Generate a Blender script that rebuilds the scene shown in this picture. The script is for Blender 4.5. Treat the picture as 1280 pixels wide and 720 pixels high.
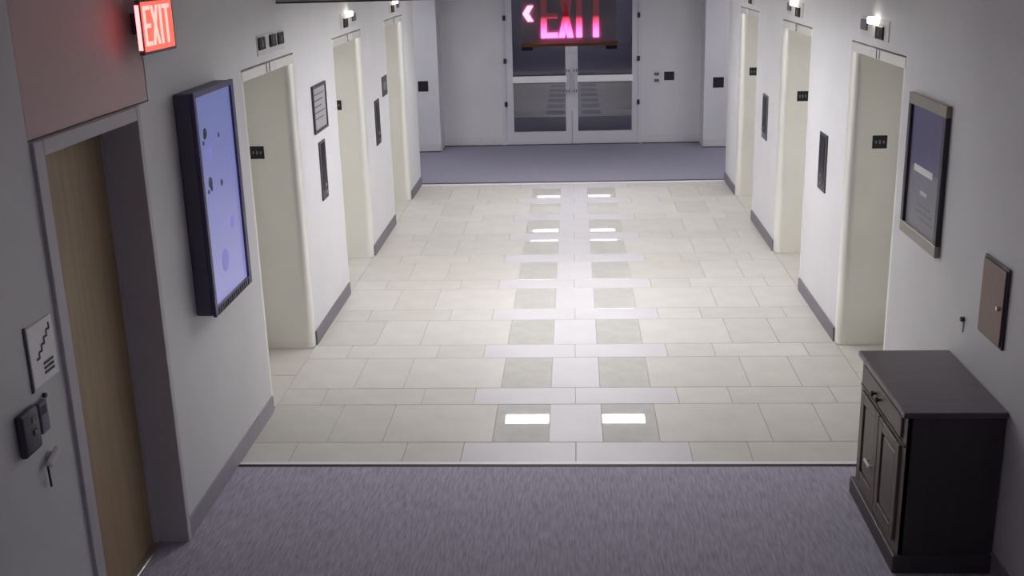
import bpy, bmesh, math, random
from mathutils import Matrix, Vector
random.seed(7)
for o in list(bpy.data.objects):
    bpy.data.objects.remove(o)
SC = bpy.context.scene
COL = SC.collection

# ------------------------------------------------------------------ camera
XL, XR = -1.949, 1.887          # wall planes of the lobby
CAMZ = 2.76
cam_d = bpy.data.cameras.new('camera')
cam_d.sensor_width = 36.0
cam_d.lens = 1384.57 * 36.0 / 1280.0
cam_d.clip_start = 0.05
cam = bpy.data.objects.new('camera', cam_d)
COL.objects.link(cam)
pit, yaw, rol = 0.2910, -0.0597, -0.0270
fw = Vector((math.sin(yaw) * math.cos(pit), math.cos(yaw) * math.cos(pit), -math.sin(pit)))
rt = Vector((math.cos(yaw), -math.sin(yaw), 0))
up = rt.cross(fw)
rt2 = rt * math.cos(rol) + up * math.sin(rol)
up2 = -rt * math.sin(rol) + up * math.cos(rol)
M = Matrix((rt2, up2, -fw)).transposed().to_4x4()
M.translation = Vector((0, 0, CAMZ))
cam.matrix_world = M
SC.camera = cam

# ------------------------------------------------------------------ world, exposure
w = bpy.data.worlds.new('world')
SC.world = w
w.use_nodes = True
w.node_tree.nodes['Background'].inputs[0].default_value = (0.02, 0.02, 0.03, 1)
w.node_tree.nodes['Background'].inputs[1].default_value = 1.0
SC.view_settings.view_transform = 'Standard'
SC.view_settings.look = 'None'
SC.view_settings.exposure = -0.13
SC.view_settings.gamma = 1.0
SC.view_settings.use_curve_mapping = False

TROFFER = 24.0                     # radiance of the lit lobby troffers
FILL = 7.5                        # dim bluish fill from added, unseen lamps
SIDE = 18.5                         # lights of the cross corridor
FRONT = 6.0                        # lamp in the high ceiling just before the lobby
TROFFER_Y = (7.80, 8.85, 9.45, 12.1, 12.85)

# ------------------------------------------------------------------ helpers
def srgb(r, g, b):
    def c(v):
        v /= 255.0
        return v / 12.92 if v <= 0.04045 else ((v + 0.055) / 1.055) ** 2.4
    return (c(r), c(g), c(b), 1.0)

MATS = {}
def mat(name, col, rough=0.5, metal=0.0, spec=0.5, var=0.0, vscale=8.0, bump=0.0, bscale=60.0,
        stretch=(1, 1, 1), emit=None, estr=0.0, coat=0.0):
    m = bpy.data.materials.new(name)
    m.use_nodes = True
    nt = m.node_tree
    b = nt.nodes['Principled BSDF']
    b.inputs['Base Color'].default_value = col
    b.inputs['Roughness'].default_value = rough
    b.inputs['Metallic'].default_value = metal
    b.inputs['Specular IOR Level'].default_value = spec
    b.inputs['Coat Weight'].default_value = coat
    tc = mp = None
    if var or bump:
        tc = nt.nodes.new('ShaderNodeTexCoord')
        mp = nt.nodes.new('ShaderNodeMapping')
        mp.inputs['Scale'].default_value = stretch
        nt.links.new(tc.outputs['Object'], mp.inputs['Vector'])
    if var:
        n = nt.nodes.new('ShaderNodeTexNoise')
        n.inputs['Scale'].default_value = vscale
        n.inputs['Detail'].default_value = 5
        nt.links.new(mp.outputs[0], n.inputs['Vector'])
        r = nt.nodes.new('ShaderNodeValToRGB')
        r.color_ramp.elements[0].position = 0.3
        r.color_ramp.elements[1].position = 0.7
        r.color_ramp.elements[0].color = tuple(c * (1 - var) for c in col[:3]) + (1,)
        r.color_ramp.elements[1].color = tuple(min(1, c * (1 + var)) for c in col[:3]) + (1,)
        nt.links.new(n.outputs['Fac'], r.inputs['Fac'])
        nt.links.new(r.outputs['Color'], b.inputs['Base Color'])
    if bump:
        n2 = nt.nodes.new('ShaderNodeTexNoise')
        n2.inputs['Scale'].default_value = bscale
        n2.inputs['Detail'].default_value = 3
        nt.links.new(mp.outputs[0], n2.inputs['Vector'])
        bp = nt.nodes.new('ShaderNodeBump')
        bp.inputs['Strength'].default_value = bump
        bp.inputs['Distance'].default_value = 0.004
        nt.links.new(n2.outputs['Fac'], bp.inputs['Height'])
        nt.links.new(bp.outputs['Normal'], b.inputs['Normal'])
    if emit:
        b.inputs['Emission Color'].default_value = emit
        b.inputs['Emission Strength'].default_value = estr
    MATS[name] = m
    return m

def box(bm, x0, x1, y0, y1, z0, z1, bev=0.0, seg=2):
    t = bmesh.new()
    r = bmesh.ops.create_cube(t, size=1)
    for v in t.verts:
        v.co = Vector(((x0 + x1) / 2 + v.co.x * (x1 - x0), (y0 + y1) / 2 + v.co.y * (y1 - y0), (z0 + z1) / 2 + v.co.z * (z1 - z0)))
    if bev:
        bmesh.ops.bevel(t, geom=list(t.edges), offset=bev, segments=seg, affect='EDGES', profile=0.5)
    me = bpy.data.meshes.new('tmp')
    t.to_mesh(me); t.free()
    bm.from_mesh(me)
    bpy.data.meshes.remove(me)
    return bm

def B(*a, **k):
    return box(bmesh.new(), *a, **k)

def prism(bm, pts, z0, z1):
    """plan outline extruded upwards"""
    lo = [bm.verts.new((x, y, z0)) for x, y in pts]
    hi = [bm.verts.new((x, y, z1)) for x, y in pts]
    n = len(pts)
    for i in range(n):
        bm.faces.new((lo[i], lo[(i + 1) % n], hi[(i + 1) % n], hi[i]))
    bm.faces.new(hi); bm.faces.new(lo[::-1])
    bmesh.ops.recalc_face_normals(bm, faces=bm.faces)
    return bm

def cyl(bm, p0, p1, r, r1=None, seg=16):
    p0, p1 = Vector(p0), Vector(p1)
    d = p1 - p0
    q = Vector((0, 0, 1)).rotation_difference(d.normalized()).to_matrix().to_4x4()
    bmesh.ops.create_cone(bm, cap_ends=True, segments=seg, radius1=r, radius2=r if r1 is None else r1, depth=d.length,
                          matrix=Matrix.Translation((p0 + p1) / 2) @ q)
    return bm

def obj(name, bm, m, parent=None, smooth=False, origin=None):
    """link a bmesh given in world coordinates as one object"""
    if parent is None:
        if origin is None:
            xs = [v.co for v in bm.verts]
            origin = Vector(((min(v.x for v in xs) + max(v.x for v in xs)) / 2,
                             (min(v.y for v in xs) + max(v.y for v in xs)) / 2, min(v.z for v in xs)))
        off = Vector(origin)
    else:
        p = parent; off = Vector((0, 0, 0))
        while p:
            off += p.location; p = p.parent
    for v in bm.verts:
        v.co -= off
    me = bpy.data.meshes.new(name)
    if smooth:
        for f in bm.faces: f.smooth = True
    bm.to_mesh(me); bm.free()
    me.materials.append(m)
    o = bpy.data.objects.new(name, me)
    COL.objects.link(o)
    if parent is None: o.location = off
    else: o.parent = parent
    return o

def thing(name, label, cat, loc, group=None):
    o = bpy.data.objects.new(name, None)
    o.empty_display_size = 0.1
    COL.objects.link(o)
    o.location = loc
    o['label'] = label; o['category'] = cat
    if group: o['group'] = group
    return o

def tag(o, label, cat, group=None):
    o['label'] = label; o['category'] = cat
    if group: o['group'] = group
    return o

def struct(name, bm, m, parent=None, **k):
    o = obj(name, bm, m, parent, **k)
    if parent is None: o['kind'] = 'structure'
    return o

# ------------------------------------------------------------------ materials
PAINT = mat('wall_paint', srgb(211, 210, 212), 0.5, var=0.03, vscale=2.5, bump=0.05, bscale=90)
PANEL_GLOW = mat('transom_sign_glow', srgb(210, 180, 180), 0.5, var=0.03, vscale=2.0)  # red glow of the exit sign mixed into the panel colour
CEIL = mat('ceiling_paint', srgb(222, 221, 222), 0.8, var=0.03)
FASCIA = mat('fascia_paint', srgb(190, 186, 180), 0.7, var=0.03)
DARKTRIM = mat('dark_trim', srgb(26, 24, 28), 0.6)
BASE = mat('baseboard_vinyl', srgb(112, 108, 116), 0.5, var=0.05)
PALEBASE = mat('pale_baseboard', srgb(206, 204, 206), 0.5, var=0.03)
JAMB = mat('jamb_enamel', srgb(240, 239, 232), 0.36, metal=0.55, var=0.02, vscale=3)
ELDOOR = mat('lift_door_steel', srgb(226, 225, 220), 0.4, metal=0.5, var=0.03, stretch=(1, 1, 12))
GROUT = mat('grout', srgb(170, 166, 160), 0.9)
CARPET = mat('carpet_pile', srgb(170, 166, 180), 0.95, spec=0.1, var=0.22, vscale=14, bump=0.8, bscale=40, stretch=(7, 0.7, 1))
CARPET2 = mat('carpet_pile_far', srgb(148, 145, 159), 0.95, spec=0.1, var=0.10, vscale=18, bump=0.5, bscale=40, stretch=(2, 4, 1))
TILES = [mat('stone_tile_%s' % n, srgb(*c), r, spec=0.5, var=0.05, vscale=5, bump=0.03, bscale=12)
         for n, c, r in (('beige', (192, 188, 180), 0.40), ('ivory', (195, 192, 186), 0.40), ('sand', (189, 186, 178), 0.42))]
CENTRE = mat('stone_tile_white', srgb(194, 191, 193), 0.40, var=0.03, vscale=4)
INLAY = mat('polished_inlay', srgb(199, 197, 191), 0.016, spec=0.8, var=0.06, vscale=9)
FRAMEGREY = mat('door_frame_paint', srgb(190, 186, 192), 0.45, var=0.02)
WOOD = mat('door_wood', srgb(164, 142, 110), 0.5, var=0.10, vscale=5, stretch=(6, 6, 0.5))
STEEL = mat('brushed_steel', srgb(190, 188, 185), 0.3, metal=0.9)
WHITEMETAL = mat('white_aluminium', srgb(206, 204, 212), 0.35, spec=0.5)
BLACK = mat('black_plastic', srgb(18, 17, 20), 0.4)
BLACKGLASS = mat('black_gloss', srgb(14, 13, 16), 0.25)
MARK = mat('pale_print', srgb(190, 190, 186), 0.5)
GREYMARK = mat('grey_print', srgb(120, 118, 122), 0.5)
DARKMARK = mat('dark_print', srgb(40, 38, 52), 0.6)
WHITE = mat('white_plastic', srgb(228, 226, 224), 0.4)
OFFWHITE = mat('card_white', srgb(205, 202, 198), 0.5)
SIGNWHITE = mat('sign_white', srgb(245, 243, 246), 0.4)
GREYPL = mat('grey_plastic', srgb(96, 92, 104), 0.45)
BRASS = mat('dull_brass', srgb(150, 140, 115), 0.35, metal=0.8)
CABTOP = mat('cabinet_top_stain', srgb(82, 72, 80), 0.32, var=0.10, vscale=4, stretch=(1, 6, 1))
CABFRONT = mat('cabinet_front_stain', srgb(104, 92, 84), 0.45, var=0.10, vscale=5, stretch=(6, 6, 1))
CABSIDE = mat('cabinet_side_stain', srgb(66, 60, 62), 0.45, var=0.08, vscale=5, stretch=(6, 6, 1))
TVSHELL = mat('display_shell', srgb(70, 64, 108), 0.4)
TVBACK = mat('display_shell_rear', srgb(92, 87, 104), 0.5)
POSTER = mat('poster_print', srgb(122, 119, 132), 0.35, var=0.10, vscale=3)
POSTER_DARK = mat('poster_band', srgb(84, 78, 122), 0.35, var=0.12, vscale=5)
BOARDFRAME = mat('board_frame', srgb(150, 144, 132), 0.4, metal=0.3)
DARKFRAME = mat('dark_frame', srgb(62, 58, 64), 0.45)
PANELWOOD = mat('panel_wood', srgb(128, 98, 84), 0.45, var=0.08, vscale=7, stretch=(6, 6, 1))
NOTICE = mat('notice_sheet', srgb(160, 157, 160), 0.45, var=0.04, vscale=10)
SIGNGREY = mat('sign_face_grey', srgb(186, 184, 190), 0.55)
SIGNSPILL = mat('sign_trim_spill', srgb(190, 140, 84), 0.45)  # red spill of the lit letters put into the trim colour
LAMP = mat('troffer_lens', srgb(240, 240, 236), 0.5, emit=(0.985, 0.975, 1.0, 1), estr=TROFFER)
SIDELAMP = mat('corridor_lens', srgb(240, 240, 236), 0.5, emit=(0.93, 0.92, 1.0, 1), estr=SIDE)
FILL_LAMP = mat('fill_lens', srgb(240, 240, 236), 0.5, emit=(0.86, 0.84, 1.0, 1), estr=FILL)
FRONTLAMP = mat('front_lens', srgb(240, 240, 236), 0.5, emit=(0.96, 0.95, 1.0, 1), estr=FRONT)
LIT = mat('lit_lens', srgb(240, 240, 220), 0.4, emit=(1, 1, 0.86, 1), estr=4)

def glass_mat():
    m = bpy.data.materials.new('door_glass')
    m.use_nodes = True
    b = m.node_tree.nodes['Principled BSDF']
    b.inputs['Base Color'].default_value = srgb(150, 148, 165)
    b.inputs['Roughness'].default_value = 0.0
    b.inputs['IOR'].default_value = 2.0
    b.inputs['Transmission Weight'].default_value = 1.0
    return m
GLASS = glass_mat()

def gradient_emit(name, z0, z1, c0, s0, c1, s1, base=(0.02, 0.02, 0.02, 1)):
    """light panel lit from one edge: emission runs between two heights (object space)"""
    m = bpy.data.materials.new(name)
    m.use_nodes = True
    nt = m.node_tree
    b = nt.nodes['Principled BSDF']
    b.inputs['Base Color'].default_value = base
    b.inputs['Roughness'].default_value = 0.3
    tc = nt.nodes.new('ShaderNodeTexCoord')
    sp = nt.nodes.new('ShaderNodeSeparateXYZ')
    nt.links.new(tc.outputs['Object'], sp.inputs[0])
    for (a, c, out) in ((s0, s1, 'Emission Strength'),):
        mr = nt.nodes.new('ShaderNodeMapRange')
        mr.inputs['From Min'].default_value = z0
        mr.inputs['From Max'].default_value = z1
        mr.inputs['To Min'].default_value = a
        mr.inputs['To Max'].default_value = c
        nt.links.new(sp.outputs['Z'], mr.inputs['Value'])
        nt.links.new(mr.outputs[0], b.inputs[out])
    mr = nt.nodes.new('ShaderNodeMapRange')
    mr.inputs['From Min'].default_value = z0
    mr.inputs['From Max'].default_value = z1
    nt.links.new(sp.outputs['Z'], mr.inputs['Value'])
    mx = nt.nodes.new('ShaderNodeMix')
    mx.data_type = 'RGBA'
    nt.links.new(mr.outputs[0], mx.inputs['Factor'])
    mx.inputs['A'].default_value = c0
    mx.inputs['B'].default_value = c1
    nt.links.new(mx.outputs['Result'], b.inputs['Emission Color'])
    return m

# ------------------------------------------------------------------ setting
HEAD = 2.158                 # underside of the wall above the lift entrances
LOWC, HIGHC = 2.506, 2.98    # lobby ceiling, ceiling of the near hall
FASY = 7.43
END_Y, CROSS_Y, E1, E2 = 16.75, 16.28, 5.708, 13.831
OPEN = ((6.50, 7.765), (9.072, 10.34), (11.665, 12.93))   # entrance holes incl. jambs

def side_wall(name, x, s, door=False):
    """s = -1 left wall (room on +x), +1 right wall"""
    a, b = sorted((x, x + s * 0.60))
    bm = bmesh.new()
    if door:
        box(bm, a, b, -3.0, 3.846, 0, HIGHC)
        box(bm, a, b, 3.846, 3.93, 0, 2.165)
        box(bm, a, b, 4.838, 5.024, 0, 2.165)
        box(bm, a, b, 3.93, 4.838, 2.105, 2.165)
        box(bm, a, x - 0.05, 3.846, 5.024, 2.165, HIGHC)
        box(bm, a, x - 0.19, 3.90, 4.87, 0, 2.13)
        box(bm, a, b, 5.024, OPEN[0][0], 0, HIGHC)
    else:
        box(bm, a, b, -3.0, OPEN[0][0], 0, HIGHC)
    box(bm, a, b, OPEN[0][0], E2, HEAD, HIGHC)
    edges = [OPEN[0][1], OPEN[1][0], OPEN[1][1], OPEN[2][0], OPEN[2][1], E2]
    for i in range(0, 6, 2):
        box(bm, a, b, edges[i], edges[i + 1], 0, HEAD)
    # wall of the cross corridor running outwards from the corner
    c, d = sorted((x + s * 0.60, x + s * 3.6))
    box(bm, c, d, E2 - 0.3, E2, 0, HIGHC)
    return struct(name, bm, PAINT)

wl = side_wall('wall_left', XL, -1, door=True)
wr = side_wall('wall_right', XR, 1)
struct('transom_panel', B(XL - 0.048, XL - 0.002, 3.853, 5.017, 2.172, HIGHC), PANEL_GLOW, wl)['label'] = 'panel above the wooden door, tinted with exit sign glow'

# end of the lobby: recessed wall with the glass doors between two corridor walls
DX0, DX1, DH = -1.06, 1.01, 2.40
bm = bmesh.new()
box(bm, -1.967, DX0, END_Y, END_Y + 0.2, 0, HIGHC)
box(bm, DX1, 1.885, END_Y, END_Y + 0.2, 0, HIGHC)
box(bm, DX0, DX1, END_Y, END_Y + 0.2, DH, HIGHC)
box(bm, XL - 3.6, -1.967, CROSS_Y, END_Y + 0.2, 0, HIGHC)
box(bm, 1.885, XR + 3.6, CROSS_Y, END_Y + 0.2, 0, HIGHC)
struct('wall_end', bm, PAINT)
bm = bmesh.new()   # closed ends of the cross corridor
box(bm, XL - 3.7, XL - 3.6, E2 - 0.3, END_Y + 0.2, 0, HIGHC)
box(bm, XR + 3.6, XR + 3.7, E2 - 0.3, END_Y + 0.2, 0, HIGHC)
struct('wall_corridor', bm, PAINT)
struct('wall_back', B(XL - 0.60, XR + 0.60, -3.1, -3.0, 0, HIGHC), PAINT)
bm = bmesh.new()   # room behind the glass doors
box(bm, -2.2, 2.2, 20.5, 20.6, 0, HIGHC)
box(bm, -2.3, -2.2, END_Y + 0.2, 20.6, 0, HIGHC)
box(bm, 2.2, 2.3, END_Y + 0.2, 20.6, 0, HIGHC)
struct('wall_vestibule', bm, PAINT)

bm = bmesh.new()
box(bm, XL - 3.7, XR + 3.7, FASY + 0.03, 20.6, LOWC, HIGHC + 0.1)
box(bm, XL - 0.60, XR + 0.60, -3.1, FASY + 0.03, HIGHC, HIGHC + 0.1)
ceil = struct('ceiling', bm, CEIL)
struct('fascia', B(XL, XR, FASY, FASY + 0.03, LOWC - 0.003, HIGHC), FASCIA, ceil)
struct('fascia_edge', B(XL, XR, FASY - 0.012, FASY + 0.03, LOWC - 0.006, LOWC + 0.004), DARKTRIM, ceil)['label'] = 'dark edging along the foot of the ceiling drop'

# floors
floor = struct('floor', B(XL - 0.60, XR + 0.60, E1, E2, -0.06, -0.004), GROUT)
cp = struct('carpet', B(XL - 0.2, XR + 0.45, -3.1, E1 - 0.012, -0.06, 0.002), CARPET)
cp['label'] = 'grey ribbed carpet of the near hall'
cp2 = struct('carpet', B(XL - 3.7, XR + 3.7, E2 + 0.03, 20.6, -0.06, 0.002), CARPET2)
cp2['label'] = 'bluish grey carpet before the glass doors'
struct('trim_1', B(XL, XR, E1 - 0.022, E1 + 0.004, -0.02, 0.006, bev=0.002, seg=1), DARKTRIM)
EDGE_HALO = mat('pale_edge_halo', srgb(226, 222, 224), 0.45)  # pale strips added to draw the sharpening halo at the carpet edges
struct('trim_4', B(XL, XR, E1 + 0.004, E1 + 0.040, -0.02, 0.003), EDGE_HALO)
struct('trim_5', B(XL, XR, E2 - 0.090, E2 - 0.012, -0.02, 0.003), EDGE_HALO)
struct('trim_2', B(XL, XR, E2 - 0.012, E2 + 0.045, -0.02, 0.006, bev=0.002, seg=1), DARKTRIM)

TILE_MESH = {}
def tile(x0, x1, y0, y1, m, name='tile', drop=0.0):
    g = 0.0023
    sx, sy = round(x1 - x0, 3), round(y1 - y0, 3)
    key = (sx, sy, m.name)
    if key not in TILE_MESH:
        hx, hy, c = sx / 2 - g, sy / 2 - g, 0.0015
        bm = bmesh.new()
        rings = []
        for (dx, z) in ((0, -0.02), (0, -c), (c, 0)):
            rings.append([bm.verts.new((px * (hx - dx), py * (hy - dx), z)) for px, py in ((-1, -1), (1, -1), (1, 1), (-1, 1))])
        for a, b in ((0, 1), (1, 2)):
            for i in range(4):
                bm.faces.new((rings[a][i], rings[a][(i + 1) % 4], rings[b][(i + 1) % 4], rings[b][i]))
        bm.faces.new(rings[2])
        me = bpy.data.meshes.new('tile')
        bm.to_mesh(me); bm.free()
        me.materials.append(m)
        TILE_MESH[key] = me
    o = bpy.data.objects.new(name, TILE_MESH[key])
    COL.objects.link(o)
    o.parent = floor
    o.location = Vector(((x0 + x1) / 2, (y0 + y1) / 2, -drop + random.uniform(-0.0003, 0.0003))) - floor.location
    return o

P, SQ, Y0 = 0.8594, 0.5785, 6.019
rows = [(E1 + 0.040, Y0, 'strip')]
k = 0
while True:
    a = Y0 + k * P
    if a > E2 - 0.12: break
    rows.append((a, min(a + SQ, E2 - 0.090), 'square'))
    if a + SQ < E2 - 0.12:
        rows.append((a + SQ, min(a + P, E2 - 0.090), 'strip'))
    k += 1
SQX = [XL, -1.50, -1.162, -0.503, -0.168, 0.155, 0.489, 1.148, 1.486, XR]
STX = [XL, -1.664, -1.006, -0.668, -0.007, 0.654, 0.992, 1.650, XR]
for y0, y1, kind in rows:
    xs = SQX if kind == 'square' else STX
    for i in range(len(xs) - 1):
        c = (xs[i] + xs[i + 1]) / 2
        if kind == 'square' and i in (3, 5):
            tile(xs[i], xs[i + 1], y0, y1, INLAY, 'inlay_tile', 0.0006)
        else:
            m = CENTRE if abs(c) < 0.5 else random.choice(TILES)
            tile(xs[i], xs[i + 1], y0, y1, m)
for s, x in ((-1, XL), (1, XR)):          # tiles running into the lift entrances
    for (a, b) in OPEN:
        mid = (a + b) / 2
        for (p, q) in ((a + 0.08, mid), (mid, b - 0.085)):
            u, v = sorted((x, x + s * 0.375))
            tile(u, v, p, q, random.choice(TILES))

def baseboard(name, segs, m, h=0.105, t=0.012):
    bm = bmesh.new()
    for (x0, x1, y0, y1) in segs:
        box(bm, x0, x1, y0, y1, 0.0, h)
    return struct(name, bm, m)
PIERS = ((OPEN[0][1], OPEN[1][0]), (OPEN[1][1], OPEN[2][0]), (OPEN[2][1], E2))
NEARBASE = mat('near_baseboard', srgb(150, 146, 154), 0.5, var=0.05)
NEAR = ((-3.0, 3.85), (4.88, OPEN[0][0]))
baseboard('baseboard_left', [(XL, XL + 0.012, a, b) for a, b in NEAR], NEARBASE)
baseboard('baseboard_left', [(XL, XL + 0.012, a, b) for a, b in PIERS], BASE)
baseboard('baseboard_right', [(XR - 0.012, XR, a, b) for a, b in PIERS], BASE)
baseboard('baseboard_right', [(XR - 0.012, XR, -3.0, OPEN[0][0])], NEARBASE)
baseboard('baseboard_end', [(-1.967, DX0 - 0.01, END_Y - 0.014, END_Y), (DX1 + 0.01, 1.885, END_Y - 0.014, END_Y),
                            (XL - 3.5, -1.967, CROSS_Y - 0.014, CROSS_Y), (1.885, XR + 3.5, CROSS_Y - 0.014, CROSS_Y)], PALEBASE, 0.13)
bm = bmesh.new()
for (x0, x1, y) in ((-1.967, DX0 - 0.01, END_Y), (DX1 + 0.01, 1.885, END_Y), (XL - 3.5, -1.967, CROSS_Y), (1.885, XR + 3.5, CROSS_Y)):
    box(bm, x0, x1, y - 0.03, y - 0.014, 0.0, 0.014)
struct('trim_3', bm, DARKTRIM)

# ------------------------------------------------------------------ ceiling lights
def troffer(x0, x1, y0, y1, z, m, label, group):
    t = thing('ceiling_light', label, 'light', ((x0 + x1) / 2, (y0 + y1) / 2, z), group)
    bm = bmesh.new()
    f = 0.025
    box(bm, x0 - f, x1 + f, y0 - f, y0, z - 0.02, z)
    box(bm, x0 - f, x1 + f, y1, y1 + f, z - 0.02, z)
    box(bm, x0 - f, x0, y0, y1, z - 0.02, z)
    box(bm, x1, x1 + f, y0, y1, z - 0.02, z)
    obj('housing', bm, WHITE, t)
    obj('lens', B(x0, x1, y0, y1, z - 0.012, z - 0.004), m, t)
for n, y in enumerate(TROFFER_Y):
    troffer(-0.84, 0.80, y - 0.13, y + 0.13, LOWC, LAMP, 'long lit lobby ceiling light, %s from the ceiling drop' % ('first', 'second', 'third', 'fourth', 'last')[n], 'lobby ceiling lights')
for x, lab in ((-2.8, 'left'), (2.8, 'right')):
    troffer(x - 0.6, x + 0.6, 14.9, 15.2, LOWC, SIDELAMP, 'ceiling light inside the %s arm of the cross corridor' % lab, 'corridor ceiling lights')
troffer(-0.6, 0.6, -1.6, -1.0, HIGHC, FILL_LAMP, 'unseen fill light added behind the viewer over the near carpet', 'near hall lights')  # unseen lamp added to fill faces turned away from the lobby
troffer(-0.6, 0.6, 6.25, 6.55, HIGHC, FRONTLAMP, 'ceiling light just before the dropped lobby ceiling', 'near hall lights')
troffer(-0.9, 0.9, 19.27, 19.57, LOWC, FILL_LAMP, 'unseen fill light added in the room behind the glass doors', 'added fill lights')  # unseen lamp added to brighten the door glass

# ------------------------------------------------------------------ lift entrances
def arc_corner(x, s, y_in, y_out, depth, r=0.06):
    """plan of one jamb: rounded where the wall face turns into the opening (y_in side)"""
    d = 1 if y_in < y_out else -1      # direction from opening to wall
    pts = [(x + s * depth, y_out), (x, y_out)]
    cx, cy = x + s * r, y_in + d * r
    for i in range(7):
        a = math.pi / 2 * i / 6
        pts.append((cx - s * r * math.cos(a), cy - d * r * math.sin(a)))
    pts.append((x + s * depth, y_in))
    return pts

def lift(x, s, a, b, label):
    t = thing('elevator_entrance', label, 'elevator', (x + s * 0.15, (a + b) / 2, 0), 'elevator entrances along the lobby')
    d = 0.46
    a, b = a + 0.0012, b - 0.0012
    o = obj('jamb', prism(bmesh.new(), arc_corner(x, s, b - 0.085, b, d), 0, 2.086), JAMB, t)
    o2 = obj('jamb', prism(bmesh.new(), arc_corner(x, s, a + 0.08, a, d), 0, 2.086), JAMB, t)
    u, v = sorted((x - s * 0.004, x + s * d))
    obj('head', B(u, v, a, b, 2.087, 2.148, bev=0.004, seg=1), JAMB, t)
    mid = (a + b) / 2
    u, v = sorted((x + s * 0.385, x + s * 0.43))
    for p, q in ((a + 0.08, mid - 0.002), (mid + 0.002, b - 0.085)):
        obj('door_panel', B(u, v, p, q, 0.012, 2.085), ELDOOR, t)
    u, v = sorted((x + s * 0.378, x + s * 0.445))
    obj('sill', B(u, v, a + 0.08, b - 0.085, -0.004, 0.008), STEEL, t)
    u, v = sorted((x + s * 0.445, x + s * 0.59))
    obj('shaft_backing', B(u, v, a, b, 0.0, HEAD - 0.003), DARKTRIM, t)
    return t
ORD = ('nearest', 'middle', 'farthest')
for i, (a, b) in enumerate(OPEN):
    lift(XL, -1, a, b, ('pale elevator entrance beside the tall blue display',
                        'pale elevator entrance on the left wall, between the grey notice and the landscape plate',
                        'pale elevator entrance on the left wall, next to the far carpet')[i])
    lift(XR, 1, a, b, ('pale elevator entrance on the right wall beside the framed directory board',
                       'pale elevator entrance on the right wall between the two call panels',
                       'pale elevator entrance on the right wall, next to the far carpet')[i])

def text_mesh(txt, size):
    c = bpy.data.curves.new('txt', 'FONT')
    c.body = txt; c.size = size; c.align_x = 'CENTER'; c.align_y = 'CENTER'; c.extrude = 0.001; c.offset = 0.003
    o = bpy.data.objects.new('txt', c)
    COL.objects.link(o)
    dg = bpy.context.evaluated_depsgraph_get()
    dg.update()
    me = bpy.data.meshes.new_from_object(o.evaluated_get(dg))
    bm = bmesh.new(); bm.from_mesh(me)
    bpy.data.objects.remove(o); bpy.data.meshes.remove(me)
    return bm

def place_text(txt, size, centre, facing):
    """facing '+x', '-x' or '-y': the way the lettering looks"""
    bm = text_mesh(txt, size)
    if facing == '-y': R = Matrix(((1, 0, 0), (0, 0, -1), (0, 1, 0)))
    elif facing == '+x': R = Matrix(((0, 0, 1), (1, 0, 0), (0, 1, 0)))
    else: R = Matrix(((0, 0, -1), (-1, 0, 0), (0, 1, 0)))
    for v in bm.verts:
        v.co = R @ v.co + Vector(centre)
    return bm

# floor designation plates on the far jambs (facing the near hall)
PL = {(-1, 0): (0.29, 'black floor plate with pale mark on nearest left elevator jamb'),
      (-1, 1): (0.255, 'black floor plate on middle left elevator jamb'),
      (1, 0): (0.205, 'black floor plate on right elevator jamb beside the directory board'),
      (1, 1): (0.19, 'black floor plate on middle right elevator jamb'),
      (1, 2): (0.155, 'small black floor plate on farthest right elevator jamb')}
for (s, i), (c, lab) in PL.items():
    x = XL if s < 0 else XR
    y = OPEN[i][1] - 0.085
    cx = x + s * c
    z = 1.475 if i < 2 else 1.438
    t = thing('floor_plate', lab, 'sign', (cx, y - 0.005, z - 0.045), 'floor plates on the elevator jambs')
    obj('plate', B(cx - 0.05, cx + 0.05, y - 0.006, y, z - 0.045, z + 0.045, bev=0.002, seg=1), BLACK, t)
    for dx, h in ((-0.026, 0.02), (0.0, 0.026), (0.026, 0.02)):
        obj('mark', B(cx + dx - 0.006, cx + dx + 0.006, y - 0.008, y - 0.005, z - h / 2, z + h / 2), GREYMARK, t)

# hall lanterns and car number plates above the entrances
def lantern(x, s, mid, label, lit):
    t = thing('hall_lantern', label, 'lantern', (x, mid, 2.24), 'hall lanterns above the elevators')
    u, v = sorted((x, x - s * 0.006))
    obj('back_plate', B(u, v, mid - 0.255, mid + 0.395, 2.206, 2.330, bev=0.002, seg=1), OFFWHITE, t)
    for c, hw, z0, z1, m in (((-0.17, 0.07, 2.240, 2.318, BLACKGLASS), (0.095, 0.07, 2.240, 2.318, BLACKGLASS), (0.295, 0.07, 2.240, 2.318, BLACKGLASS))
                             if not lit else ((-0.075, 0.085, 2.212, 2.292, BLACKGLASS), (0.305, 0.075, 2.245, 2.312, GREYPL))):
        u, v = sorted((x - s * 0.006, x - s * 0.018))
        wd = obj('window', B(u, v, mid + c - hw, mid + c + hw, z0, z1, bev=0.004, seg=1), m, t)
        u, v = sorted((x - s * 0.018, x - s * 0.0195))
        bm = bmesh.new()
        box(bm, u, v, mid + c - 0.008, mid + c + 0.008, z0 + 0.018, z1 - 0.018)
        obj('digit_mark', bm, GREYMARK, wd)
    if lit:
        u, v = sorted((x, x - s * 0.05))
        obj('lamp', B(u, v, mid - 0.03, mid + 0.10, 2.298, 2.340, bev=0.008), LIT, t)

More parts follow.
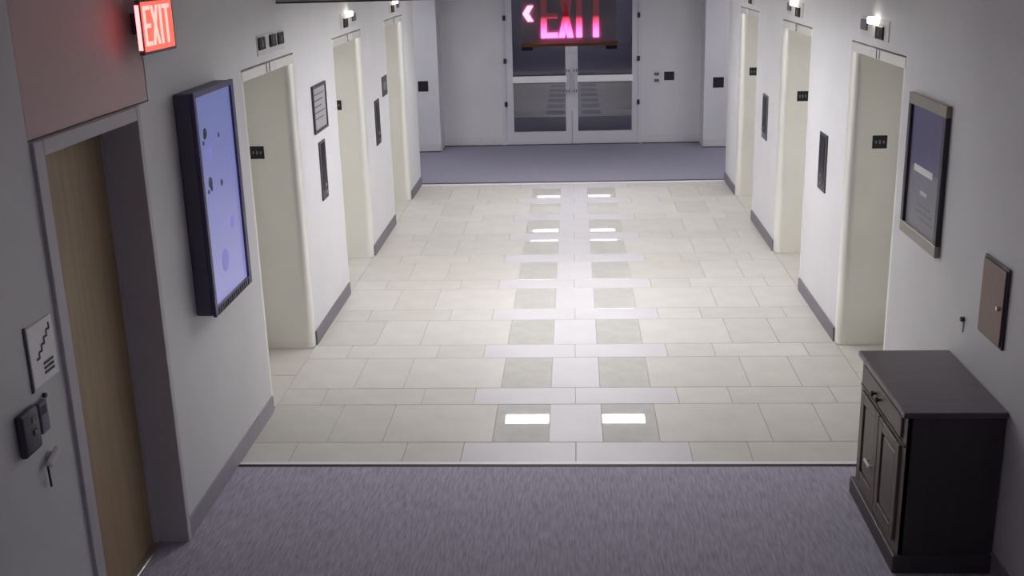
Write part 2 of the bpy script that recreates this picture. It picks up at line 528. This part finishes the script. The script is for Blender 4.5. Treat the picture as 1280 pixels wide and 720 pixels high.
def number_plate(x, s, mid, label, digit):
    t = thing('number_plate', label, 'sign', (x, mid, 2.09), 'number plates over the elevators')
    u, v = sorted((x - s * 0.005, x - s * 0.011))
    obj('plate', B(u, v, mid - 0.09, mid + 0.14, 2.092, 2.152, bev=0.002, seg=1), WHITE, t)
    xx = x - s * 0.0125
    obj('digit', place_text(digit, 0.075, (xx, mid - 0.04, 2.12), '+x' if s < 0 else '-x'), BLACK, t)
NAMES = {(-1, 0): 'the nearest left elevator', (-1, 1): 'the middle left elevator', (-1, 2): 'the farthest left elevator',
         (1, 0): 'the nearest right elevator', (1, 1): 'the middle right elevator', (1, 2): 'the farthest right elevator'}
for (s, i), nm in NAMES.items():
    x = XL if s < 0 else XR
    mid = (OPEN[i][0] + OPEN[i][1]) / 2
    if (s, i) == (-1, 0):
        lantern(x, s, mid, 'unlit hall lantern with three dark windows above ' + nm, False)
    else:
        lantern(x, s, mid, 'hall lantern with a lit white lamp above ' + nm, True)
    number_plate(x, s, mid, 'small white number plate on the head of ' + nm, '1' if i == 0 else '2' if i == 1 else '3')

# call panels on the piers
def call_panel(x, s, y0, y1, z0, z1, label, grey=False):
    t = thing('call_panel', label, 'panel', (x, (y0 + y1) / 2, z0), 'elevator call panels')
    u, v = sorted((x, x - s * 0.01))
    obj('frame', B(u, v, y0, y1, z0, z1, bev=0.002, seg=1), GREYPL if grey else DARKFRAME, t)
    u, v = sorted((x - s * 0.01, x - s * 0.013))
    obj('face_plate', B(u, v, y0 + 0.05, y1 - 0.02, z0 + 0.07, z1 - 0.02), BLACKGLASS, t)
    m = (y0 + y1) / 2 + 0.01
    for z in (z0 + 0.05, z0 + 0.11):
        u2 = x - s * 0.010; v2 = x - s * 0.016
        obj('button', cyl(bmesh.new(), (u2, m, z), (v2, m, z), 0.014), STEEL, t)
call_panel(XL, -1, 8.32, 8.52, 0.98, 1.435, 'tall black call panel below the grey framed notice')
call_panel(XL, -1, 10.81, 11.05, 0.995, 1.435, 'tall black call panel on the left wall, below the landscape plate')
call_panel(XR, 1, 8.31, 8.56, 0.985, 1.42, 'tall black call panel on the nearer right pier')
call_panel(XR, 1, 10.92, 11.20, 0.96, 1.395, 'tall grey call panel on the farther right pier', True)

# ------------------------------------------------------------------ door_1: wooden door on the left
d1 = bpy.data.objects.new('door_1', None); COL.objects.link(d1)
d1.location = (XL - 0.1, 4.38, 0); d1['kind'] = 'structure'
obj('leaf', B(XL - 0.188, XL - 0.16, 3.935, 4.833, 0.01, 2.10), WOOD, d1)['label'] = 'brown wooden leaf'
for (p, q) in ((3.855, 3.932), (4.836, 4.878)):
    obj('casing', B(XL - 0.16, XL + 0.014, p, q, 0, 2.163, bev=0.003, seg=1), FRAMEGREY, d1)
obj('casing', B(XL - 0.16, XL + 0.014, 3.932, 4.836, 2.103, 2.163, bev=0.003, seg=1), FRAMEGREY, d1)
obj('stop', B(XL - 0.16, XL - 0.14, 4.815, 4.836, 0, 2.103), FRAMEGREY, d1)
obj('threshold', B(XL - 0.20, XL - 0.12, 3.932, 4.836, 0.0, 0.012, bev=0.004, seg=1), STEEL, d1)

# ------------------------------------------------------------------ door_2: glazed double door at the end
d2 = bpy.data.objects.new('door_2', None); COL.objects.link(d2)
d2.location = (0, END_Y, 0); d2['kind'] = 'structure'
for (p, q) in ((DX0, -1.012), (0.962, DX1)):
    obj('frame_post', B(p, q, END_Y - 0.012, END_Y + 0.12, 0, DH), WHITEMETAL, d2)
obj('frame_head', B(-1.012, 0.962, END_Y - 0.012, END_Y + 0.12, DH - 0.05, DH), WHITEMETAL, d2)
for side, (x0, x1) in enumerate(((-1.010, -0.029), (-0.021, 0.960))):
    y0, y1 = END_Y + 0.005, END_Y + 0.05
    sl, sr = (0.108, 0.087) if side == 0 else (0.087, 0.088)
    gl, gr = x0 + sl, x1 - sr
    lf = obj('leaf_frame', box(box(box(box(bmesh.new(), x0, gl, y0, y1, 0.012, DH - 0.055), gr, x1, y0, y1, 0.012, DH - 0.055),
             gl, gr, y0, y1, 0.012, 0.20), gl, gr, y0, y1, DH - 0.16, DH - 0.055), WHITEMETAL, d2)
    obj('pane', B(gl, gr, y0 + 0.018, y0 + 0.026, 0.20, DH - 0.16), GLASS, lf)
    bm = bmesh.new()
    box(bm, gl - 0.012, gr + 0.012, y0 - 0.035, y0 - 0.005, 0.935, 1.035, bev=0.008)
    obj('push_bar', bm, SIGNWHITE, lf)
    obj('bar_shadow', B(gl, gr, y0 - 0.004, y0 + 0.017, 0.922, 1.048), DARKTRIM, lf)  # dark strip standing in for the shadow lines around the push bar
    bm = bmesh.new()
    hx = -0.082 if side == 0 else 0.030
    for z in (0.81, 1.11):
        cyl(bm, (hx, y0 - 0.05, z), (hx, y0, z), 0.012)
        obj('mount', cyl(bmesh.new(), (hx, y0 - 0.058, z), (hx, y0, z), 0.024), DARKMARK, lf)
    cyl(bm, (hx, y0 - 0.05, 0.78), (hx, y0 - 0.05, 1.14), 0.013)
    obj('pull_handle', bm, WHITEMETAL, lf)
    xh = -1.014 if side == 0 else 0.964
    for z in (0.625, 1.265, 1.89):
        obj('hinge', cyl(bmesh.new(), (xh, END_Y - 0.022, z - 0.035), (xh, END_Y - 0.022, z + 0.035), 0.022), DARKMARK, lf)
obj('threshold', B(DX0, DX1, END_Y - 0.02, END_Y + 0.06, 0.0, 0.011), DARKTRIM, d2)

# signs at the far end
def end_sign(x0, x1, z0, z1, y, label):
    t = thing('room_sign', label, 'sign', ((x0 + x1) / 2, y - 0.005, z0), 'black signs at the far end')
    obj('plate', B(x0, x1, y - 0.008, y, z0, z1, bev=0.002, seg=1), BLACK, t)
    for i in range(3):
        cx = x0 + (x1 - x0) * (i + 0.5) / 3
        obj('mark', B(cx - 0.006, cx + 0.006, y - 0.010, y - 0.007, (z0 + z1) / 2 - 0.03, (z0 + z1) / 2 + 0.03), DARKMARK, t)
end_sign(-2.27, -2.12, 0.895, 1.045, CROSS_Y, 'square black sign on the corridor wall left of the glass doors')
end_sign(2.01, 2.165, 0.865, 1.015, CROSS_Y, 'square black sign on the corridor wall right of the glass doors')
end_sign(1.345, 1.495, 0.935, 1.06, END_Y, 'black sign on the end wall, right of the faint switch plate')
t = thing('switch_plate', 'faint grey switch plate between the glass doors and a black sign', 'switch', (1.235, END_Y, 0.88))
obj('plate', B(1.165, 1.305, END_Y - 0.006, END_Y, 0.88, 1.085, bev=0.003, seg=1), PALEBASE, t)
for z in (0.935, 1.03):
    obj('toggle', B(1.20, 1.27, END_Y - 0.012, END_Y - 0.006, z - 0.022, z + 0.022), GREYPL, t)

# ------------------------------------------------------------------ things on the left wall
# tall display
t = thing('wall_display', 'tall blue lit display in a dark purple shell on the left wall', 'display', (XL, 5.66, 1.02))
obj('shell', B(XL, XL + 0.088, 5.335, 5.985, 1.022, 2.158, bev=0.006, seg=1), TVBACK, t)
bm = bmesh.new()
bx0, bx1 = XL + 0.088, XL + 0.105
box(bm, bx0, bx1, 5.330, 5.362, 1.018, 2.162)
box(bm, bx0, bx1, 5.945, 5.990, 1.018, 2.162)
box(bm, bx0, bx1, 5.362, 5.945, 2.135, 2.162)
box(bm, bx0, bx1, 5.362, 5.945, 1.018, 1.062)
obj('bezel', bm, TVSHELL, t)
for i in range(15):
    y = 5.375 + i * 0.0385
    obj('grille_slot', B(bx1, bx1 + 0.004, y, y + 0.018, 1.022, 1.056), BLACK, t)
SCREEN = gradient_emit('display_screen', 0.04, 1.11, (0.27, 0.26, 0.56, 1), 0.86, (0.14, 0.18, 0.44, 1), 0.74, srgb(60, 60, 90))
scr = obj('screen', B(bx0 - 0.004, bx0 + 0.004, 5.362, 5.945, 1.062, 2.135), SCREEN, t)
ICON = mat('screen_icon', srgb(38, 40, 96), 0.4)
for (y, z, r) in ((5.484, 1.945, 0.026), (5.445, 1.90, 0.012), (5.489, 1.69, 0.030), (5.45, 1.65, 0.012), (5.695, 1.905, 0.013),
                  (5.667, 1.657, 0.018), (5.50, 1.66, 0.016), (5.47, 1.93, 0.016)):
    obj('icon', cyl(bmesh.new(), (bx0 + 0.004, y, z), (bx0 + 0.0055, y, z), r, seg=12), ICON, scr)
FAINT = mat('screen_icon_faint', srgb(120, 120, 190), 0.4, emit=(0.18, 0.17, 0.50, 1), estr=0.6)
for (y, z, r) in ((5.52, 1.84, 0.05), (5.78, 1.42, 0.035), (5.60, 1.25, 0.06)):
    obj('icon', cyl(bmesh.new(), (bx0 + 0.004, y, z), (bx0 + 0.0048, y, z), r, seg=16), FAINT, scr)

# framed notice on the first pier
t = thing('framed_notice', 'grey framed notice above the call panel on the left wall', 'notice', (XL, 8.44, 1.515))
obj('sheet', B(XL, XL + 0.008, 8.23, 8.65, 1.525, 1.857), NOTICE, t)
bm = bmesh.new()
box(bm, XL, XL + 0.016, 8.215, 8.238, 1.512, 1.868); box(bm, XL, XL + 0.016, 8.645, 8.668, 1.512, 1.868)
box(bm, XL, XL + 0.016, 8.238, 8.645, 1.845, 1.868); box(bm, XL, XL + 0.016, 8.238, 8.645, 1.512, 1.535)
obj('frame', bm, DARKFRAME, t)
for i in range(5):
    obj('text_line', B(XL + 0.008, XL + 0.009, 8.28, 8.60 - 0.05 * (i % 3), 1.79 - i * 0.045, 1.80 - i * 0.045), GREYPL, t)
t = thing('landscape_plate', 'dark plate with a pale centre on the second left pier', 'sign', (XL, 11.45, 1.41))
obj('plate', B(XL, XL + 0.008, 11.31, 11.60, 1.415, 1.615, bev=0.002, seg=1), DARKFRAME, t)
obj('centre', B(XL + 0.008, XL + 0.0095, 11.36, 11.55, 1.475, 1.55), GREYMARK, t)

# stair sign, key pad, card reader and key switch by the wooden door
t = thing('stair_sign', 'white sign with a zigzag stair picture left of the wooden door', 'sign', (XL, 3.71, 1.30))
obj('plate', B(XL, XL + 0.008, 3.612, 3.808, 1.308, 1.538, bev=0.002, seg=1), SIGNWHITE, t)
bm = bmesh.new()
n = 5
for i in range(n):
    y = 3.655 + i * 0.024; z = 1.405 + i * 0.021
    box(bm, XL + 0.008, XL + 0.0095, y, y + 0.027, z, z + 0.008)
    box(bm, XL + 0.008, XL + 0.0095, y + 0.019, y + 0.027, z, z + 0.026)
obj('stair_picture', bm, DARKMARK, t)
for z in (1.338, 1.356, 1.374):
    obj('text_line', B(XL + 0.008, XL + 0.0095, 3.70, 3.775, z, z + 0.010), DARKMARK, t)
bm = bmesh.new()
box(bm, XL, XL + 0.004, 3.600, 3.613, 1.300, 1.545)
obj('edge', bm, DARKMARK, t)
t = thing('key_pad', 'dark rounded key pad on the wall below the stair sign', 'keypad', (XL, 3.51, 1.11))
obj('body', B(XL, XL + 0.03, 3.445, 3.572, 1.112, 1.275, bev=0.014, seg=3), mat('keypad_plastic', srgb(62, 58, 68), 0.45), t, smooth=True)
for (y, z) in ((3.525, 1.235), (3.528, 1.185)):
    obj('button', B(XL + 0.03, XL + 0.034, y - 0.013, y + 0.013, z - 0.011, z + 0.011, bev=0.003, seg=1), GREYMARK, t)
t = thing('card_reader', 'small grey card reader between the key pad and the wooden door', 'card reader', (XL, 3.622, 1.14))
obj('body', B(XL, XL + 0.022, 3.596, 3.655, 1.143, 1.262, bev=0.005), mat('reader_plastic', srgb(112, 106, 132), 0.5), t)
obj('sensor', B(XL + 0.022, XL + 0.0235, 3.606, 3.640, 1.215, 1.245), DARKMARK, t)
tag(obj('wall_button', cyl(bmesh.new(), (XL, 3.675, 1.265), (XL + 0.012, 3.675, 1.265), 0.009), DARKMARK),
    'tiny dark button just above the card reader', 'button')
t = thing('key_switch', 'bright key with a thin dark cord hanging beside the wooden door', 'key', (XL, 3.63, 0.93))
bm = bmesh.new()
cyl(bm, (XL + 0.020, 3.603, 1.018), (XL + 0.020, 3.676, 1.052), 0.013, seg=12)
obj('handle', bm, SIGNWHITE, t)
obj('rose', cyl(bmesh.new(), (XL, 3.64, 1.035), (XL + 0.012, 3.64, 1.035), 0.022), STEEL, t)
obj('cord', cyl(bmesh.new(), (XL + 0.012, 3.606, 1.015), (XL + 0.012, 3.610, 0.930), 0.004, seg=8), DARKMARK, t)

# ------------------------------------------------------------------ exit signs
def letter(bm, ch, u0, u1, z0, z1, emit):
    """strokes of E, X, I, T as bars; emit(u0, u1, z0, z1) adds one bar, emit4(quad) a slanted one"""
    st = 0.02
    if ch == 'E':
        emit(u0, u0 + st, z0, z1)
        for z in (z0, (z0 + z1) / 2 - 0.009, z1 - 0.018):
            emit(u0 + st, u1, z, z + 0.018)
    elif ch == 'I':
        emit((u0 + u1) / 2 - st / 2, (u0 + u1) / 2 + st / 2, z0, z1)
    elif ch == 'T':
        emit(u0, u1, z1 - 0.018, z1)
        emit((u0 + u1) / 2 - st / 2, (u0 + u1) / 2 + st / 2, z0, z1 - 0.018)

def bar_quad(bm, q, fn):
    """slab from a quad in the sign plane; fn maps (u, z, depth) to a point"""
    f = [bm.verts.new(fn(u, z, 1)) for u, z in q]
    b = [bm.verts.new(fn(u, z, 0)) for u, z in q]
    bm.faces.new(f); bm.faces.new(b[::-1])
    for i in range(4):
        bm.faces.new((f[i], b[i], b[(i + 1) % 4], f[(i + 1) % 4]))

def letter_bm(ch, u0, u1, z0, z1, fn):
    bm = bmesh.new()
    def emit(a, b, c, d): bar_quad(bm, ((a, c), (b, c), (b, d), (a, d)), fn)
    if ch == 'X':
        s = 0.021
        bar_quad(bm, ((u0, z0), (u0 + s, z0), (u1, z1), (u1 - s, z1)), fn)
        bar_quad(bm, ((u1 - s, z0), (u1, z0), (u0 + s, z1), (u0, z1)), fn)
    elif ch == '<':
        m = (z0 + z1) / 2
        bar_quad(bm, ((u0, m), (u0 + 0.022, m), (u1, z1), (u1 - 0.02, z1)), fn)
        bar_quad(bm, ((u1 - 0.02, z0), (u1, z0), (u0 + 0.022, m), (u0, m)), fn)
    else:
        letter(bm, ch, u0, u1, z0, z1, emit)
    bmesh.ops.recalc_face_normals(bm, faces=bm.faces)
    return bm

YS = 4.0
t = thing('exit_sign', 'hanging exit sign with pink lit letters and a lower edge tinted by their glow', 'exit sign', (-0.012, YS + 0.02, 2.44))
obj('panel', B(-0.180, 0.155, YS, YS + 0.035, 2.462, 2.70, bev=0.002, seg=1), SIGNGREY, t)
obj('lower_trim', B(-0.184, 0.160, YS - 0.006, YS + 0.041, 2.450, 2.464, bev=0.003, seg=1), SIGNSPILL, t)
for x in (-0.162, 0.135):
    obj('end_clip', B(x - 0.02, x + 0.02, YS + 0.004, YS + 0.03, 2.437, 2.450), DARKFRAME, t)
obj('housing', B(-0.19, 0.166, YS - 0.02, YS + 0.055, 2.70, 2.75, bev=0.004, seg=1), WHITE, t)
obj('stem', cyl(bmesh.new(), (-0.012, YS + 0.018, 2.745), (-0.012, YS + 0.018, HIGHC), 0.012), WHITE, t)
LETTER = gradient_emit('exit_letter', 0.052, 0.115, (1.0, 0.10, 0.42, 1), 5.0, (0.9, 0.05, 0.08, 1), 0.10, srgb(176, 160, 168))
ARROW = mat('exit_arrow', srgb(120, 40, 40), 0.4, emit=(1.0, 0.22, 0.36, 1), estr=4.0)
fn = lambda u, z, d: (u, YS - 0.004 * d, z)
for ch, u0, u1 in (('E', -0.112, -0.053), ('X', -0.050, 0.002), ('I', 0.010, 0.034), ('T', 0.046, 0.116)):
    obj('letter', letter_bm(ch, u0, u1, 2.480, 2.632, fn), LETTER, t)['label'] = 'glowing letter ' + ch
obj('arrow', letter_bm('<', -0.176, -0.138, 2.538, 2.592, fn), ARROW, t)['label'] = 'glowing arrow'

t = thing('exit_sign', 'glowing red exit sign high on the left wall, past the wooden door', 'exit sign', (XL, 4.99, 2.40))
ex = XL + 0.10
obj('housing', B(ex - 0.022, ex, 4.785, 5.195, 2.388, 2.622, bev=0.004, seg=1), TVBACK, t)
obj('bracket', B(XL, ex - 0.022, 4.93, 5.05, 2.47, 2.56), TVBACK, t)
obj('edge_glow', B(ex - 0.019, ex - 0.003, 4.780, 4.786, 2.41, 2.60), mat('exit_edge_red', srgb(120, 40, 40), 0.4, emit=(1.0, 0.12, 0.12, 1), estr=7.0), t)
FACE = mat('exit_face_red', srgb(150, 30, 24), 0.4, emit=(1.0, 0.15, 0.10, 1), estr=1.2)
obj('face', B(ex - 0.002, ex + 0.003, 4.80, 5.17, 2.402, 2.612), FACE, t)
L2 = mat('exit_letter_wall', srgb(200, 60, 50), 0.4, emit=(1.0, 0.22, 0.20, 1), estr=3.2)
fn = lambda u, z, d: (ex + 0.003 + 0.004 * d, u, z)
for ch, u0, u1 in (('E', 4.812, 4.885), ('X', 4.900, 4.985), ('I', 5.00, 5.03), ('T', 5.045, 5.13)):
    obj('letter', letter_bm(ch, u0, u1, 2.425, 2.595, fn), L2, t)['label'] = 'bright letter ' + ch

# ------------------------------------------------------------------ things on the right wall
t = thing('directory_board', 'framed grey blue directory board with white lines on the right wall', 'board', (XR, 5.97, 1.20))
obj('backing', B(XR - 0.012, XR, 5.66, 6.29, 1.205, 1.98), POSTER, t)
obj('upper_print', B(XR - 0.0135, XR - 0.012, 5.71, 6.235, 1.60, 1.92), POSTER_DARK, t)['label'] = 'dark blue upper field'
for (z0, z1) in ((1.925, 1.985), (1.20, 1.262)):
    obj('rail', B(XR - 0.028, XR, 5.655, 6.295, z0, z1, bev=0.003, seg=1), BOARDFRAME, t)
for (y0, y1) in ((5.655, 5.70), (6.25, 6.295)):
    obj('stile', B(XR - 0.028, XR, y0, y1, 1.262, 1.925, bev=0.003, seg=1), DARKFRAME, t)
bm = bmesh.new()
box(bm, XR - 0.015, XR - 0.0135, 5.83, 6.15, 1.575, 1.612)
obj('title_line', bm, WHITE, t)['label'] = 'bold white line'
for (y0, y1, z) in ((5.90, 6.02, 1.465), (5.80, 6.08, 1.365), (5.84, 6.05, 1.40), (5.78, 6.02, 1.33)):
    obj('text_line', B(XR - 0.0135, XR - 0.012, y0, y1, z, z + (0.022 if z > 1.45 else 0.008)), MARK if z > 1.45 else GREYMARK, t)

t = thing('wall_cabinet', 'small brown wood access panel on the right wall above the sideboard', 'cabinet', (XR, 4.86, 1.04))
obj('frame', B(XR - 0.012, XR, 4.715, 5.005, 1.032, 1.402, bev=0.002, seg=1), DARKFRAME, t)
dr = obj('door', B(XR - 0.020, XR - 0.012, 4.727, 4.993, 1.044, 1.390, bev=0.002, seg=1), PANELWOOD, t)
obj('knob', cyl(bmesh.new(), (XR - 0.02, 4.760, 1.215), (XR - 0.034, 4.760, 1.215), 0.010), STEEL, dr)
t = thing('wall_hook', 'small dark hook on the right wall between board and brown panel', 'hook', (XR, 5.225, 0.94))
obj('head', cyl(bmesh.new(), (XR, 5.225, 1.012), (XR - 0.018, 5.225, 1.012), 0.012, seg=12), DARKFRAME, t)
obj('shank', B(XR - 0.006, XR, 5.219, 5.231, 0.945, 1.005, bev=0.002, seg=1), PALEBASE, t)

# ------------------------------------------------------------------ sideboard cabinet
t = thing('sideboard', 'dark wooden sideboard with drawer and two doors against the right wall', 'cabinet', (1.67, 4.98, 0))
F0 = 1.462                         # front plane of the carcass
obj('top', B(1.434, XR - 0.002, 4.572, 5.382, 0.768, 0.797, bev=0.006), CABTOP, t)
obj('side_panel', B(F0, XR - 0.006, 4.592, 4.616, 0.09, 0.768), CABSIDE, t)
obj('side_panel', B(F0, XR - 0.006, 5.344, 5.368, 0.09, 0.768), CABSIDE, t)
obj('back_panel', B(XR - 0.016, XR - 0.006, 4.616, 5.344, 0.09, 0.768), CABSIDE, t)
obj('bottom_panel', B(F0, XR - 0.016, 4.616, 5.344, 0.09, 0.112), CABSIDE, t)
obj('plinth', B(F0 - 0.028, XR - 0.006, 4.572, 5.392, 0.002, 0.09, bev=0.006), mat('plinth_stain', srgb(72, 64, 66), 0.5), t)
bm = bmesh.new()                   # face frame
box(bm, F0 - 0.004, F0 + 0.018, 4.592, 4.640, 0.09, 0.768)
box(bm, F0 - 0.004, F0 + 0.018, 5.320, 5.368, 0.09, 0.768)
box(bm, F0 - 0.004, F0 + 0.018, 4.640, 5.320, 0.745, 0.768)
box(bm, F0 - 0.004, F0 + 0.018, 4.640, 5.320, 0.612, 0.640)
box(bm, F0 - 0.004, F0 + 0.018, 4.640, 5.320, 0.09, 0.125)
obj('face_frame', bm, CABFRONT, t)
obj('bead', B(F0 - 0.010, F0 - 0.002, 4.60, 5.36, 0.618, 0.630), DARKFRAME, t)
dw = obj('drawer', B(F0 - 0.016, F0 + 0.012, 4.646, 5.314, 0.644, 0.742, bev=0.005), CABFRONT, t)
for y in (5.065, 4.985):
    obj('knob', cyl(cyl(bmesh.new(), (F0 - 0.016, y, 0.690), (F0 - 0.030, y, 0.690), 0.006, seg=12), (F0 - 0.030, y, 0.690), (F0 - 0.042, y, 0.690), 0.015, 0.011, seg=14), BLACK, dw)
for (p, q) in ((4.646, 4.976), (4.984, 5.314)):
    bm = bmesh.new()
    e = 0.055
    box(bm, F0 - 0.018, F0 + 0.002, p, p + e, 0.130, 0.608, bev=0.003, seg=1)
    box(bm, F0 - 0.018, F0 + 0.002, q - e, q, 0.130, 0.608, bev=0.003, seg=1)
    box(bm, F0 - 0.018, F0 + 0.002, p + e, q - e, 0.130, 0.130 + e, bev=0.003, seg=1)
    box(bm, F0 - 0.018, F0 + 0.002, p + e, q - e, 0.608 - e, 0.608, bev=0.003, seg=1)
    dr = obj('door', bm, CABFRONT, t)
    obj('raised_panel', B(F0 - 0.012, F0 - 0.002, p + e + 0.012, q - e - 0.012, 0.197, 0.541, bev=0.008, seg=1), CABFRONT, dr)
    if p > 4.9:
        bm = bmesh.new()
        box(bm, F0 - 0.045, F0 - 0.035, 5.01, 5.10, 0.318, 0.334, bev=0.003, seg=1)
        for y in (5.02, 5.09):
            cyl(bm, (F0 - 0.018, y, 0.326), (F0 - 0.036, y, 0.326), 0.005, seg=10)
        obj('handle', bm, WHITE, dr)['label'] = 'bright handle'
